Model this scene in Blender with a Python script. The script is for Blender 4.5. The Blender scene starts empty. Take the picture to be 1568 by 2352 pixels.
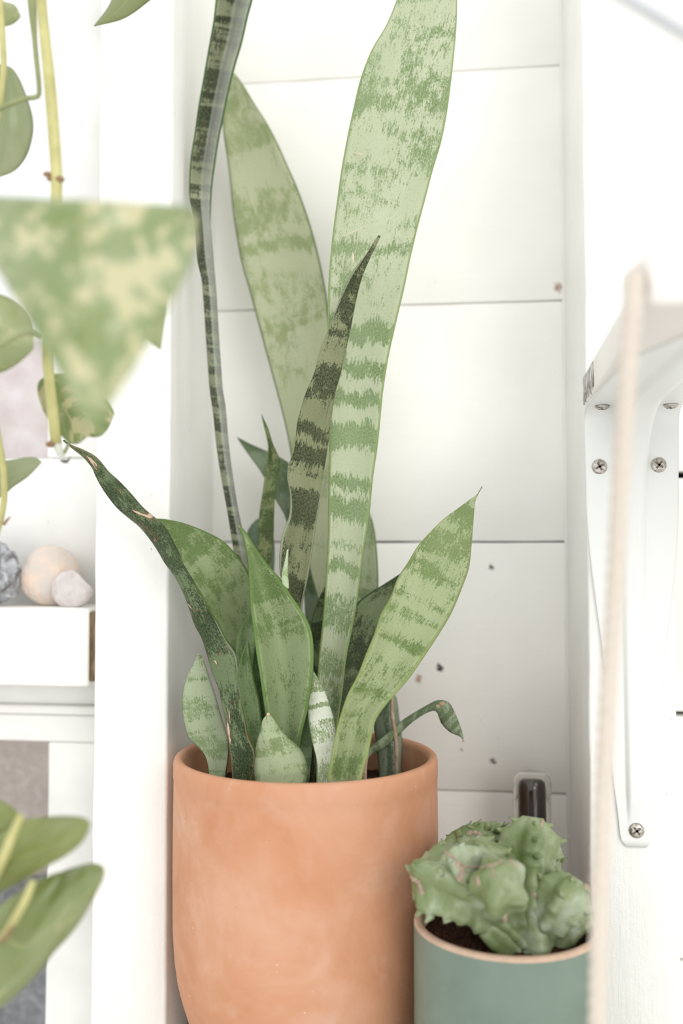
import bpy, bmesh, math, random
from mathutils import Vector, Matrix, Euler, noise as mnoise
S = bpy.context.scene
COL = S.collection
R = math.radians
random.seed(4)

# ------------------------------------------------------------------ camera
F, CX, CY = 2200.0, 784.0, 1176.0
CZ = 1.30
YAW, PITCH = R(7.02), R(2.33)
cd = bpy.data.cameras.new('camera'); cam = bpy.data.objects.new('camera', cd); COL.objects.link(cam)
cam.location = (0, 0, CZ)
cam.rotation_euler = (R(90) + PITCH, 0, YAW)
cd.sensor_fit = 'HORIZONTAL'; cd.sensor_width = 24.0; cd.lens = 24.0 * F / 1568.0
cd.clip_start = .02; cd.clip_end = 60
cd.dof.use_dof = True; cd.dof.focus_distance = .595; cd.dof.aperture_fstop = 3.1
S.camera = cam
CM = Euler(cam.rotation_euler).to_matrix()
def P(px, py, Y):
    "point of the photograph put on the plane world y = Y (parallel to the plank wall)"
    d = CM @ Vector(((px - CX) / F, -(py - CY) / F, -1.0))
    k = Y / d.y
    return Vector((d.x * k, Y, CZ + d.z * k))

# ------------------------------------------------------------------ world, sun, exposure
w = bpy.data.worlds.new('bright_overcast_sky'); S.world = w; w.use_nodes = True
bg = w.node_tree.nodes['Background']; bg.inputs[0].default_value = (1.0, .998, .985, 1); bg.inputs[1].default_value = 1.27
sd = bpy.data.lights.new('sun', 'SUN'); sun = bpy.data.objects.new('sun', sd); COL.objects.link(sun)
sd.energy = 0.85; sd.angle = R(30); sd.color = (1.0, .97, .92)
sun.rotation_euler = (R(68), R(0), R(30)); sun.location = (-1, -1, 3)
S.view_settings.view_transform = 'Standard'; S.view_settings.look = 'None'
S.view_settings.gamma = 1.0; S.view_settings.use_curve_mapping = False
S.view_settings.exposure = 0.08

# ------------------------------------------------------------------ node helpers
def lin(c):
    if max(c[:3]) < 232: c = tuple(v * .945 for v in c)
    return tuple(((v / 255) / 12.92 if v / 255 <= .04045 else ((v / 255 + .055) / 1.055) ** 2.4) for v in c) + (1,)
class M:
    def __init__(s, name, rough=.5, spec=.5):
        s.m = bpy.data.materials.new(name); s.m.use_nodes = True
        s.t = s.m.node_tree; s.n = s.t.nodes; s.l = s.t.links
        s.b = s.n['Principled BSDF']; s.b.inputs['Roughness'].default_value = rough
        s.b.inputs['Specular IOR Level'].default_value = spec
        s.out = s.n['Material Output']
    def node(s, k, **kw):
        n = s.n.new(k)
        for a, v in kw.items(): setattr(n, a, v)
        return n
    def link(s, a, b): s.l.new(a, b)
    def val(s, x, sock):
        if hasattr(x, 'type') and hasattr(x, 'links'): s.link(x, sock)
        else: sock.default_value = x
    def obj(s): return s.node('ShaderNodeTexCoord').outputs['Object']
    def uv(s, name): return s.node('ShaderNodeUVMap', uv_map=name).outputs[0]
    def mapping(s, v, scale=(1, 1, 1), loc=(0, 0, 0)):
        n = s.node('ShaderNodeMapping'); s.link(v, n.inputs[0]); n.inputs['Scale'].default_value = scale; n.inputs['Location'].default_value = loc
        return n.outputs[0]
    def noise(s, v, scale=1, detail=3, rough=.55, dist=0):
        n = s.node('ShaderNodeTexNoise'); s.link(v, n.inputs['Vector']); n.inputs['Scale'].default_value = scale
        n.inputs['Detail'].default_value = detail; n.inputs['Roughness'].default_value = rough; n.inputs['Distortion'].default_value = dist
        return n.outputs[0]
    def math(s, op, a, b=0.0, c=None, clamp=False):
        n = s.node('ShaderNodeMath', operation=op, use_clamp=clamp)
        s.val(a, n.inputs[0]); s.val(b, n.inputs[1])
        if c is not None: s.val(c, n.inputs[2])
        return n.outputs[0]
    def ramp(s, f, stops, interp='LINEAR'):
        n = s.node('ShaderNodeValToRGB'); s.link(f, n.inputs[0]); e = n.color_ramp.elements; n.color_ramp.interpolation = interp
        while len(e) > 1: e.remove(e[-1])
        for i, (p, c) in enumerate(stops):
            if not isinstance(c, tuple): c = (c, c, c, 1)
            if i == 0: e[0].position = p; e[0].color = c
            else: x = e.new(p); x.color = c
        return n.outputs[0]
    def mix(s, f, a, b):
        n = s.node('ShaderNodeMix', data_type='RGBA'); s.val(f, n.inputs[0]); s.val(a, n.inputs[6]); s.val(b, n.inputs[7])
        return n.outputs[2]
    def sep(s, v):
        n = s.node('ShaderNodeSeparateXYZ'); s.link(v, n.inputs[0]); return n.outputs
    def color(s, c): s.val(c, s.b.inputs['Base Color']); return s
    def bump(s, h, dist=.001, strength=1.0):
        n = s.node('ShaderNodeBump'); s.link(h, n.inputs['Height']); n.inputs['Distance'].default_value = dist; n.inputs['Strength'].default_value = strength
        s.link(n.outputs[0], s.b.inputs['Normal']); return s
    def translucent(s, col, fac):
        t = s.node('ShaderNodeBsdfTranslucent'); s.val(col, t.inputs[0]); mx = s.node('ShaderNodeMixShader'); mx.inputs[0].default_value = fac
        s.link(s.b.outputs[0], mx.inputs[1]); s.link(t.outputs[0], mx.inputs[2]); s.link(mx.outputs[0], s.out.inputs[0]); return s

def white_paint(name, col=(246, 245, 241), grain=(3, 60, 260), rough=.42, strength=.5, spots=(), fleck=.62):
    m = M(name, rough, .35); o = m.obj()
    g = m.noise(m.mapping(o, grain), 1, 5, .6)
    p = m.noise(o, 260, 4, .6); q = m.noise(o, 12, 3, .5)
    c = m.mix(m.ramp(q, [(.35, 0.0), (.65, 1.0)]), lin(col), lin(tuple(max(0, v - 7) for v in col)))
    fl = m.ramp(m.noise(m.mapping(o, (1, 1, .4)), 420, 2, .5), [(.765, 0.0), (.80, fleck)])
    c = m.mix(fl, c, lin((120, 105, 92)))
    for (sx, sz, r, dark) in spots:
        mp = m.mapping(o, (1, 0, 1), (-sx, 0, -sz))
        ln = m.node('ShaderNodeVectorMath', operation='LENGTH'); m.link(mp, ln.inputs[0])
        d = m.math('ADD', ln.outputs['Value'], m.math('MULTIPLY', m.math('SUBTRACT', m.noise(m.mapping(o, (1, 1, 2.2)), 330, 3), .5), r * 2.6))
        c = m.mix(m.ramp(m.math('DIVIDE', d, r), [(.35, 1.0), (1.0, 0.0)]), c, lin(dark))
    m.color(c)
    h = m.math('ADD', m.math('MULTIPLY', g, .7), m.math('MULTIPLY', p, .45))
    m.bump(h, .0009, strength)
    return m.m

def plain(name, col, rough=.5, spec=.5, metal=0, var=10, scale=60, bump=0):
    m = M(name, rough, spec); o = m.obj(); q = m.noise(o, scale, 4)
    m.color(m.mix(m.ramp(q, [(.35, 0.0), (.65, 1.0)]), lin(col), lin(tuple(max(0, v - var) for v in col))))
    m.b.inputs['Metallic'].default_value = metal
    if bump: m.bump(m.noise(o, scale * 4, 4), bump)
    return m.m

# ------------------------------------------------------------------ object helpers
def tag(o, label, cat, group=None, kind=None):
    if label: o['label'] = label
    if cat: o['category'] = cat
    if group: o['group'] = group
    if kind: o['kind'] = kind
    return o
def empty(name, loc, label=None, cat=None, group=None):
    o = bpy.data.objects.new(name, None); COL.objects.link(o); o.location = loc; o.empty_display_size = .02
    return tag(o, label, cat, group)
def finish(name, bm, mat, parent=None, smooth=True, loc=None, mods=()):
    me = bpy.data.meshes.new(name); bm.normal_update(); bm.to_mesh(me); bm.free()
    for m in (mat if isinstance(mat, (list, tuple)) else [mat]): me.materials.append(m)
    for p in me.polygons: p.use_smooth = smooth
    o = bpy.data.objects.new(name, me); COL.objects.link(o)
    if parent is not None:
        o.parent = parent
        q, off = parent, Vector((0, 0, 0))
        while q is not None: off += Vector(q.location); q = q.parent
        if loc is None: me.transform(Matrix.Translation(-off))
        else: o.location = Vector(loc) - off
    elif loc is not None:
        me.transform(Matrix.Translation(-Vector(loc))); o.location = loc
    return o
def box_bm(x0, x1, y0, y1, z0, z1, bev=.0015, seg=2, rag=0, cell=.03, seed=0):
    bm = bmesh.new()
    bmesh.ops.create_cube(bm, size=1)
    for v in bm.verts:
        v.co = Vector(((x0 + x1) / 2 + v.co.x * (x1 - x0), (y0 + y1) / 2 + v.co.y * (y1 - y0), (z0 + z1) / 2 + v.co.z * (z1 - z0)))
    if rag:
        ax = max(range(3), key=lambda i: (x1 - x0, y1 - y0, z1 - z0)[i]); L = (x1 - x0, y1 - y0, z1 - z0)[ax]
        es = [e for e in bm.edges if abs((e.verts[0].co - e.verts[1].co)[ax]) > L * .5]
        bmesh.ops.subdivide_edges(bm, edges=es, cuts=max(2, int(L / cell)), use_grid_fill=True)
    if bev:
        es = [e for e in bm.edges if len(e.link_faces) == 2 and e.calc_face_angle() > .5]
        bmesh.ops.bevel(bm, geom=es, offset=bev, segments=seg, affect='EDGES', profile=.5)
    if rag:
        for v in bm.verts:
            n = mnoise.noise_vector(v.co * 25 + Vector((seed * 7.1, 0, 3))) + .5 * mnoise.noise_vector(v.co * 90 + Vector((seed, 5, 0)))
            v.co += n * rag
    return bm
def smoothpath(pts, n):
    pts = [Vector(p) for p in pts]
    if len(pts) == 2: return [pts[0].lerp(pts[1], i / (n - 1)) for i in range(n)]
    d = [0]
    for a, b in zip(pts, pts[1:]): d.append(d[-1] + max(1e-6, (b - a).length))
    out = []
    for i in range(n):
        s = d[-1] * i / (n - 1); k = 0
        while k < len(d) - 2 and s > d[k + 1]: k += 1
        u = (s - d[k]) / (d[k + 1] - d[k])
        p1, p2 = pts[k], pts[k + 1]; h = d[k + 1] - d[k]
        m1 = (p2 - pts[k - 1]) / (d[k + 1] - d[k - 1]) if k > 0 else (p2 - p1) / h
        m2 = (pts[k + 2] - p1) / (d[k + 2] - d[k]) if k + 2 < len(pts) else (p2 - p1) / h
        out.append((2*u**3 - 3*u**2 + 1) * p1 + (u**3 - 2*u**2 + u) * h * m1 + (-2*u**3 + 3*u**2) * p2 + (u**3 - u**2) * h * m2)
    return out
def tube_bm(bm, pts, radii, seg=12, shape=None, cap=True):
    "tube through pts; shape(i, phi) scales the radius"
    n = len(pts); up = Vector((0, -1, 0)); rings = []
    prev = None
    for i, p in enumerate(pts):
        t = (pts[min(i + 1, n - 1)] - pts[max(i - 1, 0)]).normalized()
        a = (prev - t * prev.dot(t)) if prev else (up - t * up.dot(t))
        if a.length < 1e-4: a = Vector((1, 0, 0)) - t * t.x
        a.normalize(); prev = a; b = t.cross(a)
        r = radii[i] if isinstance(radii, (list, tuple)) else radii
        rings.append([bm.verts.new(p + (a * math.cos(2*math.pi*j/seg) + b * math.sin(2*math.pi*j/seg)) * r * (shape(i, 2*math.pi*j/seg) if shape else 1)) for j in range(seg)])
    for A, B in zip(rings, rings[1:]):
        for j in range(seg): bm.faces.new((A[j], A[(j+1) % seg], B[(j+1) % seg], B[j]))
    if cap:
        bm.faces.new(list(reversed(rings[0]))); bm.faces.new(rings[-1])
    return rings
def lathe_bm(prof, seg=96, bm=None, c=Vector((0, 0, 0))):
    bm = bm or bmesh.new(); rings = []
    for r, z in prof:
        if r < 1e-5: rings.append([bm.verts.new(c + Vector((0, 0, z)))])
        else: rings.append([bm.verts.new(c + Vector((r*math.cos(2*math.pi*j/seg), r*math.sin(2*math.pi*j/seg), z))) for j in range(seg)])
    for A, B in zip(rings, rings[1:]):
        for j in range(seg):
            k = (j+1) % seg
            if len(A) == 1 and len(B) == 1: continue
            if len(A) == 1: bm.faces.new((A[0], B[k], B[j]))
            elif len(B) == 1: bm.faces.new((A[j], A[k], B[0]))
            else: bm.faces.new((A[j], A[k], B[k], B[j]))
    return bm
def interp(keys, t):
    if not isinstance(keys, (list, tuple)): return keys
    if not isinstance(keys[0], (list, tuple)): keys = [(i / (len(keys) - 1), k) for i, k in enumerate(keys)]
    for (a, x), (b, y) in zip(keys, keys[1:]):
        if t <= b:
            u = max(0, min(1, (t - a) / (b - a))); u = u * u * (3 - 2 * u)
            return x + (y - x) * u
    return keys[-1][1]
def blade(name, left, right, Y, mat, parent, curv=.25, tilt=0.0, nv=56, nu=10, thick=.0013, soil=None, fold=None, ripple=0.0, label=None, seed=0):
    """leaf blade between two margins (base to tip). Y: depth keys; curv: margins bow away (+) or towards (-) the viewer as a share
    of the width; tilt: right margin further (+); fold: (u, depth) sharp mid crease"""
    A = smoothpath([(x, y, 0) for x, y in left], nv); B = smoothpath([(x, y, 0) for x, y in right], nv)
    rows = []
    for i in range(nv):
        t = i / (nv - 1); y0 = interp(Y, t)
        wl = (P(A[i].x, A[i].y, y0) - P(B[i].x, B[i].y, y0)).length
        row = []
        for j in range(nu + 1):
            u = j / nu; q = A[i].lerp(B[i], u); c = interp(curv, t)
            yy = y0 + c * wl * ((2*u - 1)**2) + tilt * wl * (u - .5)
            if fold: f0, fd = fold; k = u / f0 if u < f0 else (1 - u) / (1 - f0); yy += interp(fd, t) * wl * k
            if ripple: yy += ripple * mnoise.noise(Vector((u * 1.5 + seed, t * 9, seed * 3.3)))
            row.append(P(q.x, q.y, yy))
        rows.append(row)
    if soil is not None:
        z, cx, cy = soil; r0 = rows[0]; c = sum(r0, Vector()) / len(r0)
        if c.z > z + .003:
            tgt = Vector((c.x + (cx - c.x) * .12, c.y + (cy - c.y) * .05, z - .004)); ext = []
            for k in (3, 2, 1):
                f = k / 3; ext.append([tgt.lerp(c, 1 - f) + (p - c) * (1 - .12 * f) for p in r0])
            rows = ext + rows
    bm = bmesh.new(); un = bm.loops.layers.uv.new('norm'); um = bm.loops.layers.uv.new('met')
    V = []; cum = 0; mets = []
    for i, row in enumerate(rows):
        if i: cum += (sum(row, Vector()) - sum(rows[i-1], Vector())).length / len(row)
        mets.append(cum); V.append([bm.verts.new(p) for p in row])
    for i in range(len(rows) - 1):
        wa, wb = (rows[i][0] - rows[i][-1]).length, (rows[i+1][0] - rows[i+1][-1]).length
        for j in range(nu):
            try: f = bm.faces.new((V[i][j], V[i][j+1], V[i+1][j+1], V[i+1][j]))
            except ValueError: continue
            for l, (a, b) in zip(f.loops, ((i, j), (i, j+1), (i+1, j+1), (i+1, j))):
                ww = wa if a == i else wb
                l[un].uv = (b / nu, mets[a] / cum); l[um].uv = ((b / nu - .5) * ww, mets[a])
    bmesh.ops.remove_doubles(bm, verts=bm.verts, dist=.00004)
    o = finish(name, bm, mat, parent)
    s = o.modifiers.new('thickness', 'SOLIDIFY'); s.thickness = thick; s.offset = 0
    if label: o['label'] = label
    return o

# ------------------------------------------------------------------ leaf materials
def snake_mat(name, light, dark, bias=.5, bands=None, nt=None, bandfreq=52, xf=9, cont=1.0, jag=.42, seed=0, edge=None, scars=0, pale=None, sheen=.36, trans=.12, streak=.0, edgew=.016, sat=.93):
    m = M(name, sheen + .08, .13)
    met = m.uv('met'); nor = m.uv('norm')
    u, v, _ = m.sep(nor)
    big = m.noise(m.mapping(met, (xf, bandfreq, 1), (seed * 3.7, seed * 1.3, seed)), 1, 2, .5, .6)
    fine = m.noise(m.mapping(met, (850, 150, 1), (seed, 0, 0)), 1, 3, .65)
    mid = m.noise(m.mapping(met, (160, 70, 1), (0, seed, 0)), 1, 2, .6)
    base = bias
    if bands:
        warp = m.math('MULTIPLY', m.math('SUBTRACT', m.noise(m.mapping(met, (70, 12, 1), (seed, 2, 0)), 1, 3, .6), .5), nt)
        warp2 = m.math('MULTIPLY', m.math('SUBTRACT', fine, .5), nt * .9)
        base = m.ramp(m.math('ADD', m.math('ADD', v, warp), warp2), bands, 'CONSTANT')
    base = m.math('ADD', m.math('MULTIPLY', m.math('SUBTRACT', base, .5), .78), .5)
    dots = m.noise(m.mapping(met, (1500, 620, 1), (seed, 7, 0)), 1, 2, .7)
    h = m.math('ADD', base, m.math('MULTIPLY', m.math('SUBTRACT', big, .5), 1.7 * cont))
    h = m.math('ADD', h, m.math('MULTIPLY', m.math('SUBTRACT', dots, .5), .75))
    h = m.math('ADD', h, m.math('MULTIPLY', m.math('SUBTRACT', fine, .5), jag))
    h = m.math('ADD', h, m.math('MULTIPLY', m.math('SUBTRACT', mid, .5), .7))
    f = m.ramp(h, [(.43, 0.0), (.56, 1.0)])
    speck = m.ramp(m.noise(m.mapping(met, (1300, 700, 1)), 1, 2, .6), [(.42, 0.0), (.62, 1.0)])
    f = m.math('ADD', m.math('MULTIPLY', f, .82), m.math('MULTIPLY', m.math('SUBTRACT', speck, .45), .34), clamp=True)
    tone = m.noise(m.mapping(met, (40, 14, 1), (seed, seed, 0)), 1, 2)
    dk = .66 if sum(dark) < 190 else (.84 if sum(dark) < 250 else .97)
    dark = (dark[0] * dk, dark[1] * dk, dark[2] * dk * .86)
    if dk < .9: light = (light[0], light[1] * .98, light[2] * .88)
    dl = lin(dark); ll = lin(light)
    c = m.mix(f, ll, dl)
    c = m.mix(m.math('MULTIPLY', m.ramp(tone, [(.35, 0.0), (.65, 1.0)]), .35), c, lin(tuple(min(255, a * .6 + b * .4 + 4) for a, b in zip(light, dark))))
    if streak:
        st = m.ramp(m.noise(m.mapping(met, (420, 22, 1), (seed, 9, 0)), 1, 2, .6, .3), [(.66, 0.0), (.72, 1.0)])
        c = m.mix(m.math('MULTIPLY', st, streak), c, lin(tuple(v * .55 for v in dark)))
    if pale:
        u0, pc, pf = pale
        c = m.mix(m.math('MULTIPLY', m.ramp(u, [(u0 - .03, 0.0), (u0 + .03, 1.0)]), pf), c, lin(pc))  # one half of the blade painted paler for light it reflects
    if scars:
        sc = m.noise(m.mapping(met, (190, 42, 1), (seed * 5, seed, 0)), 1, 3, .6, .8)
        c = m.mix(m.ramp(sc, [(.635, 0.0), (.645, scars)]), c, lin((222, 190, 165)))
        c = m.mix(m.math('MULTIPLY', m.math('MULTIPLY', m.ramp(sc, [(.60, 0.0), (.63, 1.0)]), m.ramp(sc, [(.635, 1.0), (.645, 0.0)])), scars), c, lin((120, 85, 60)))
    e = m.math('ABSOLUTE', m.math('SUBTRACT', u, .5))
    c = m.mix(m.math('MULTIPLY', m.ramp(e, [(.5 - edgew, 0.0), (.5 - edgew * .4, 1.0)]), .85), c, lin(edge or tuple(v * .8 + 12 for v in dark)))
    hs = m.node('ShaderNodeHueSaturation'); hs.inputs['Saturation'].default_value = sat; m.link(c, hs.inputs['Color']); c = hs.outputs[0]
    m.color(c); m.bump(m.noise(m.mapping(met, (500, 30, 1)), 1, 3), .0006, .35)
    m.translucent(c, trans)
    return m.m
def pothos_mat(name, g1, g2, cream, amount=.5, seed=0, rough=.3, trans=.4, coat=.3):
    m = M(name, rough, .5); met = m.uv('met'); nor = m.uv('norm'); u, v, _ = m.sep(nor)
    a = m.noise(m.mapping(met, (30, 24, 1), (seed, seed * 2, 0)), 1, 3, .6, .6)
    sp = m.noise(m.mapping(met, (130, 80, 1), (seed, 1, 0)), 1, 3, .6, .4)
    c = m.mix(m.ramp(a, [(.4, 0.0), (.6, 1.0)]), lin(g1), lin(g2))
    h = m.math('ADD', m.math('MULTIPLY', a, .4), m.math('MULTIPLY', sp, .6))
    c = m.mix(m.ramp(h, [(.64 - amount * .16, 0.0), (.69 - amount * .16, .85)]), c, lin(cream))
    e = m.math('ABSOLUTE', m.math('SUBTRACT', u, .5))
    c = m.mix(m.ramp(e, [(0.0, .5), (.02, 0.0)]), c, lin(cream))
    m.color(c); m.b.inputs['Coat Weight'].default_value = coat; m.b.inputs['Coat Roughness'].default_value = .3
    m.translucent(c, trans)
    return m.m

# ------------------------------------------------------------------ setting
YW, YF = .740, .625          # plank face, post face
ZB = P(703, 2350, .67).z     # bench top level
C1 = P(703, 1729, .62)       # rim centre of the terracotta pot
ZB = C1.z - .203
xl0, xl1 = P(218, 1265, YF).x, P(388, 1265, YF).x
xr0, xr1 = P(1348, 1265, YF).x, P(1549, 1265, YF).x
ZT = 2.15
spot_px = [(1010, 1535, 7, (60, 40, 32)), (962, 1560, 7, (200, 165, 140)), (1128, 1303, 5, (35, 28, 25)), (1132, 1748, 5, (60, 52, 48)), (1284, 660, 9, (190, 160, 140)), (1060, 1722, 3, (170, 165, 160))]
spots = []
for x, y, r, c in spot_px:
    p = P(x, y, YW); spots.append((p.x, p.z, r * 1.5 * YW / F, c))
m_plank = white_paint('white_painted_plank', (250, 249, 245), (7, 60, 190), .5, .55, spots)
m_post = white_paint('white_painted_post', (243, 243, 240), (160, 160, 12), .45, 1.0)
m_trim = white_paint('white_painted_trim', (238, 238, 235), (60, 60, 60), .4, .3)
m_board = white_paint('white_painted_board', (244, 243, 238), (8, 60, 330), .5, 1.2)
m_pink = white_paint('pinkish_white_plank', (226, 214, 206), (7, 60, 200), .5, .5)
m_gap = plain('dark_gap', (45, 40, 36), .9)
m_dark = m_gap

wall = finish('wall_back', box_bm(-1.2, 1.2, YW + .0195, YW + .05, ZB - .9, ZT, 0), m_gap, smooth=False); wall['kind'] = 'structure'
# openings are behind the window boards: the backing is only to the right of the left post
wall.data.transform(Matrix.Identity(4))
def set_box_x(o, x0):
    for v in o.data.vertices:
        if v.co.x < 0: v.co.x = x0
set_box_x(wall, xl0 + .01)
seams = [P(900, r, YW).z for r in (-900, -365, 172, 701, 1245, 1813, 2380, 2950, 3600)]
for i in range(len(seams) - 1):
    zt, zb = seams[i], seams[i + 1]
    g = (.0011, .0011, .0008, .0011, .0012, .0004, .001, .001)[i] / 2
    bm = box_bm(xl0 + .02, xr0 + .03, YW + (.0004 * (i % 2)), YW + .019, zb + g, zt - g, .0011, 2, .0004, .02, i)
    finish('plank', bm, m_plank, wall, True)
# right of the right stud: pinker planks
seams2 = [P(1560, r, YW).z for r in (-1500, -900, -300, 1091, 1640, 2200, 2800)]
for i in range(len(seams2) - 1):
    g = .0026 if i in (2, 3) and True else .0012
    if i == 2: seams2[i] += 0
    finish('plank', box_bm(xr1 - .02, 1.15, YW - .004, YW + .019, seams2[i+1] + g, seams2[i] - g, .001, 2, .0003, .03, i + 20), m_plank, wall)
o = finish('trim_1', box_bm(xl0, xl1, YF, YW + .03, ZB - .9, ZT, .0022, 3, .00055, .012, 31), m_post); o['kind'] = 'structure'
o = finish('trim_2', box_bm(xr0, xr1, YF, YW + .0, ZB - .9, ZT, .0022, 3, .00055, .012, 37), m_post); o['kind'] = 'structure'
# thin batten closing the corner beside the right stud
x = P(1297, 1265, YW - .006).x
# ragged paint bead in the corner
bm = bmesh.new(); pts = [Vector((xr0 - .0005, YW - .0005, CZ + .7 - k * .012)) for k in range(130)]
tube_bm(bm, pts, [.0016 + .0009 * mnoise.noise(Vector((0, 0, k * .45))) for k in range(130)], 8)
o = finish('trim_3', bm, m_post); o['kind'] = 'structure'

# window wall to the left of the post
def zrow(r, Y, x=100): return P(x, r, Y).z
XL = -1.3
Yg = .715
gx = P(132, 620, Yg).x
sill = None
w1 = empty('window_1', (gx - .2, Yg, zrow(500, Yg))); w1['kind'] = 'structure'
finish('frame_stile', box_bm(gx, xl0 + .001, .700, .760, zrow(1052, .70), ZT, .0018, 2, .0003, .03, 3), m_trim, w1)
finish('frame_rail', box_bm(XL, xl0 + .001, .7005, .760, zrow(1572, .70), zrow(1052, .70) - .0004, .0018, 2, .0003, .03, 4), m_trim, w1)
mg = M('window_glass', .12, .5)
mg.b.inputs['Base Color'].default_value = (.97, .97, .98, 1); mg.b.inputs['Transmission Weight'].default_value = 0
gl = mg.node('ShaderNodeBsdfGlossy'); gl.inputs['Roughness'].default_value = .15
tr = mg.node('ShaderNodeBsdfTransparent'); tr.inputs[0].default_value = (.96, .96, .97, 1)
df = mg.node('ShaderNodeBsdfDiffuse'); df.inputs[0].default_value = (.8, .8, .8, 1)
mx = mg.node('ShaderNodeMixShader'); mx.inputs[0].default_value = .06
mg.link(tr.outputs[0], mx.inputs[1]); mg.link(gl.outputs[0], mx.inputs[2])
mx2 = mg.node('ShaderNodeMixShader')
mg.link(mg.ramp(mg.noise(mg.obj(), 160, 3), [(.45, .02), (.75, .14)]), mx2.inputs[0])
mg.link(mx.outputs[0], mx2.inputs[1]); mg.link(df.outputs[0], mx2.inputs[2]); mg.link(mx2.outputs[0], mg.out.inputs[0])
finish('pane', box_bm(XL, gx + .004, .728, .731, zrow(1075, .73), ZT, 0), mg.m, w1, False)
w2 = empty('window_2', (gx - .2, Yg, zrow(2000, Yg))); w2['kind'] = 'structure'
lx = P(104, 2000, .70).x
finish('frame_rail', box_bm(XL, xl0 + .001, .704, .760, zrow(1617, .704), zrow(1572, .70) - .0003, .001), m_trim, w2)
finish('frame_rail', box_bm(XL, xl0 + .001, .698, .760, zrow(1641, .698), zrow(1621, .698), .0012), m_trim, w2)
finish('frame_rail', box_bm(XL, xl0 + .001, .702, .760, zrow(1703, .702), zrow(1642, .702), .0012), m_trim, w2)
finish('frame_stile', box_bm(lx, xl0 + .001, .7024, .760, ZB - .5, zrow(1704, .702), .0015, 2, .0003, .03, 6), m_trim, w2)
finish('pane', box_bm(XL, lx + .004, .728, .731, ZB - .5, zrow(1690, .73), 0), mg.m, w2, False)

# outdoors beyond the glass
m_g = plain('garden_soil', (140, 128, 112), .95, .2, 0, 45, 3)
o = finish('ground', box_bm(-7, 5, .9, 9, -.1, 0, 0), m_g, smooth=False); o['kind'] = 'structure'
mm = M('stucco', .9, .2); q = mm.noise(mm.obj(), 9, 5, .65)
mm.color(mm.ramp(q, [(.3, lin((205, 196, 194))), (.5, lin((222, 208, 204))), (.7, lin((240, 236, 238)))]))
bz = P(50, 770, 3.2).z
ow = finish('garden_wall', box_bm(-4.2, .2, 3.2, 3.4, 0, bz, .02), mm.m, smooth=False)
tag(ow, 'pale pinkish stucco garden wall blurred behind the upper window glass', 'wall')
mm = M('garden_bench_wood', .8, .2); q = mm.noise(mm.mapping(mm.obj(), (1, 1, 6)), 6, 4, .65)
mm.color(mm.ramp(q, [(.3, lin((172, 154, 140))), (.7, lin((206, 190, 176)))]))
pz0, pz1 = P(50, 2010, 1.5).z, P(50, 1640, 1.5).z
ob = finish('planter_box', box_bm(-1.6, -.1, 1.5, 1.9, pz0, pz1, .01), mm.m, smooth=False, loc=(-.8, 1.5, pz0))
mm = M('hedge_dark', .9, .2); q = mm.noise(mm.obj(), 22, 5, .7)
mm.color(mm.ramp(q, [(.35, lin((62, 66, 72))), (.55, lin((98, 104, 112))), (.7, lin((150, 152, 155)))]))
hb = finish('stone_plinth', box_bm(-1.7, 0, 1.52, 1.95, 0, pz0, .01), mm.m, smooth=False, loc=(-.8, 1.5, 0))
tag(ob, 'brown-beige wooden planter box blurred behind the lower window glass', 'planter')
tag(hb, 'dark grey mottled stone plinth at the bottom left behind the glass', 'plinth')

# floor and bench
o = finish('floor', box_bm(-1.6, 1.4, -.4, YW + .05, -.05, 0, 0), plain('floor_boards', (190, 180, 168), .6), smooth=False); o['kind'] = 'structure'
bench = empty('bench', (0, .5, ZB), 'white painted bench top the terracotta and green pots stand on', 'bench')
yb = [.36, .47, .58, YW - .0045]
for i in range(3):
    x0 = xl1 + .001
    finish('plank', box_bm(-.9 if yb[i+1] < YF - .01 else x0, .9 if yb[i+1] < YF - .01 else xr0 - .001, yb[i] + .001, yb[i+1] - .001 if i < 2 else YW - .003, ZB - .022, ZB, .0015), m_board, bench)
for x in (-.8, .75):
    for y in (.38, .54): finish('leg', box_bm(x, x + .05, y, y + .05, 0, ZB - .022, .002), m_post, bench)

# ledge board with stones, on the left
Ys = .645
lz0, lz1 = P(100, 1576, Ys).z, P(100, 1397, Ys).z
lx1 = P(204, 1480, Ys).x
led = empty('ledge_shelf', (lx1 - .1, Ys, lz0), 'thick white painted ledge board holding the stones, left of the post', 'shelf')
finish('board', box_bm(XL, lx1, Ys, .6995, lz0, lz1, .002, 2, .0006, .01, 9), m_board, led)
mw = M('bare_wood_end', .9, .2); mw.color(mw.ramp(mw.noise(mw.mapping(mw.obj(), (300, 300, 60)), 1, 4, .7), [(.3, lin((95, 76, 55))), (.7, lin((165, 140, 112)))])); mw.bump(mw.noise(mw.obj(), 700, 3), .002)
be = finish('bare_end', box_bm(lx1 - .0002, xl0 - .0005, Ys + .0012, .690, lz0 + .004, lz1 - .0025, .0006, 1, .0004, .006, 12), mw.m, led)
be['label'] = 'bare brown wooden end grain'

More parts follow.
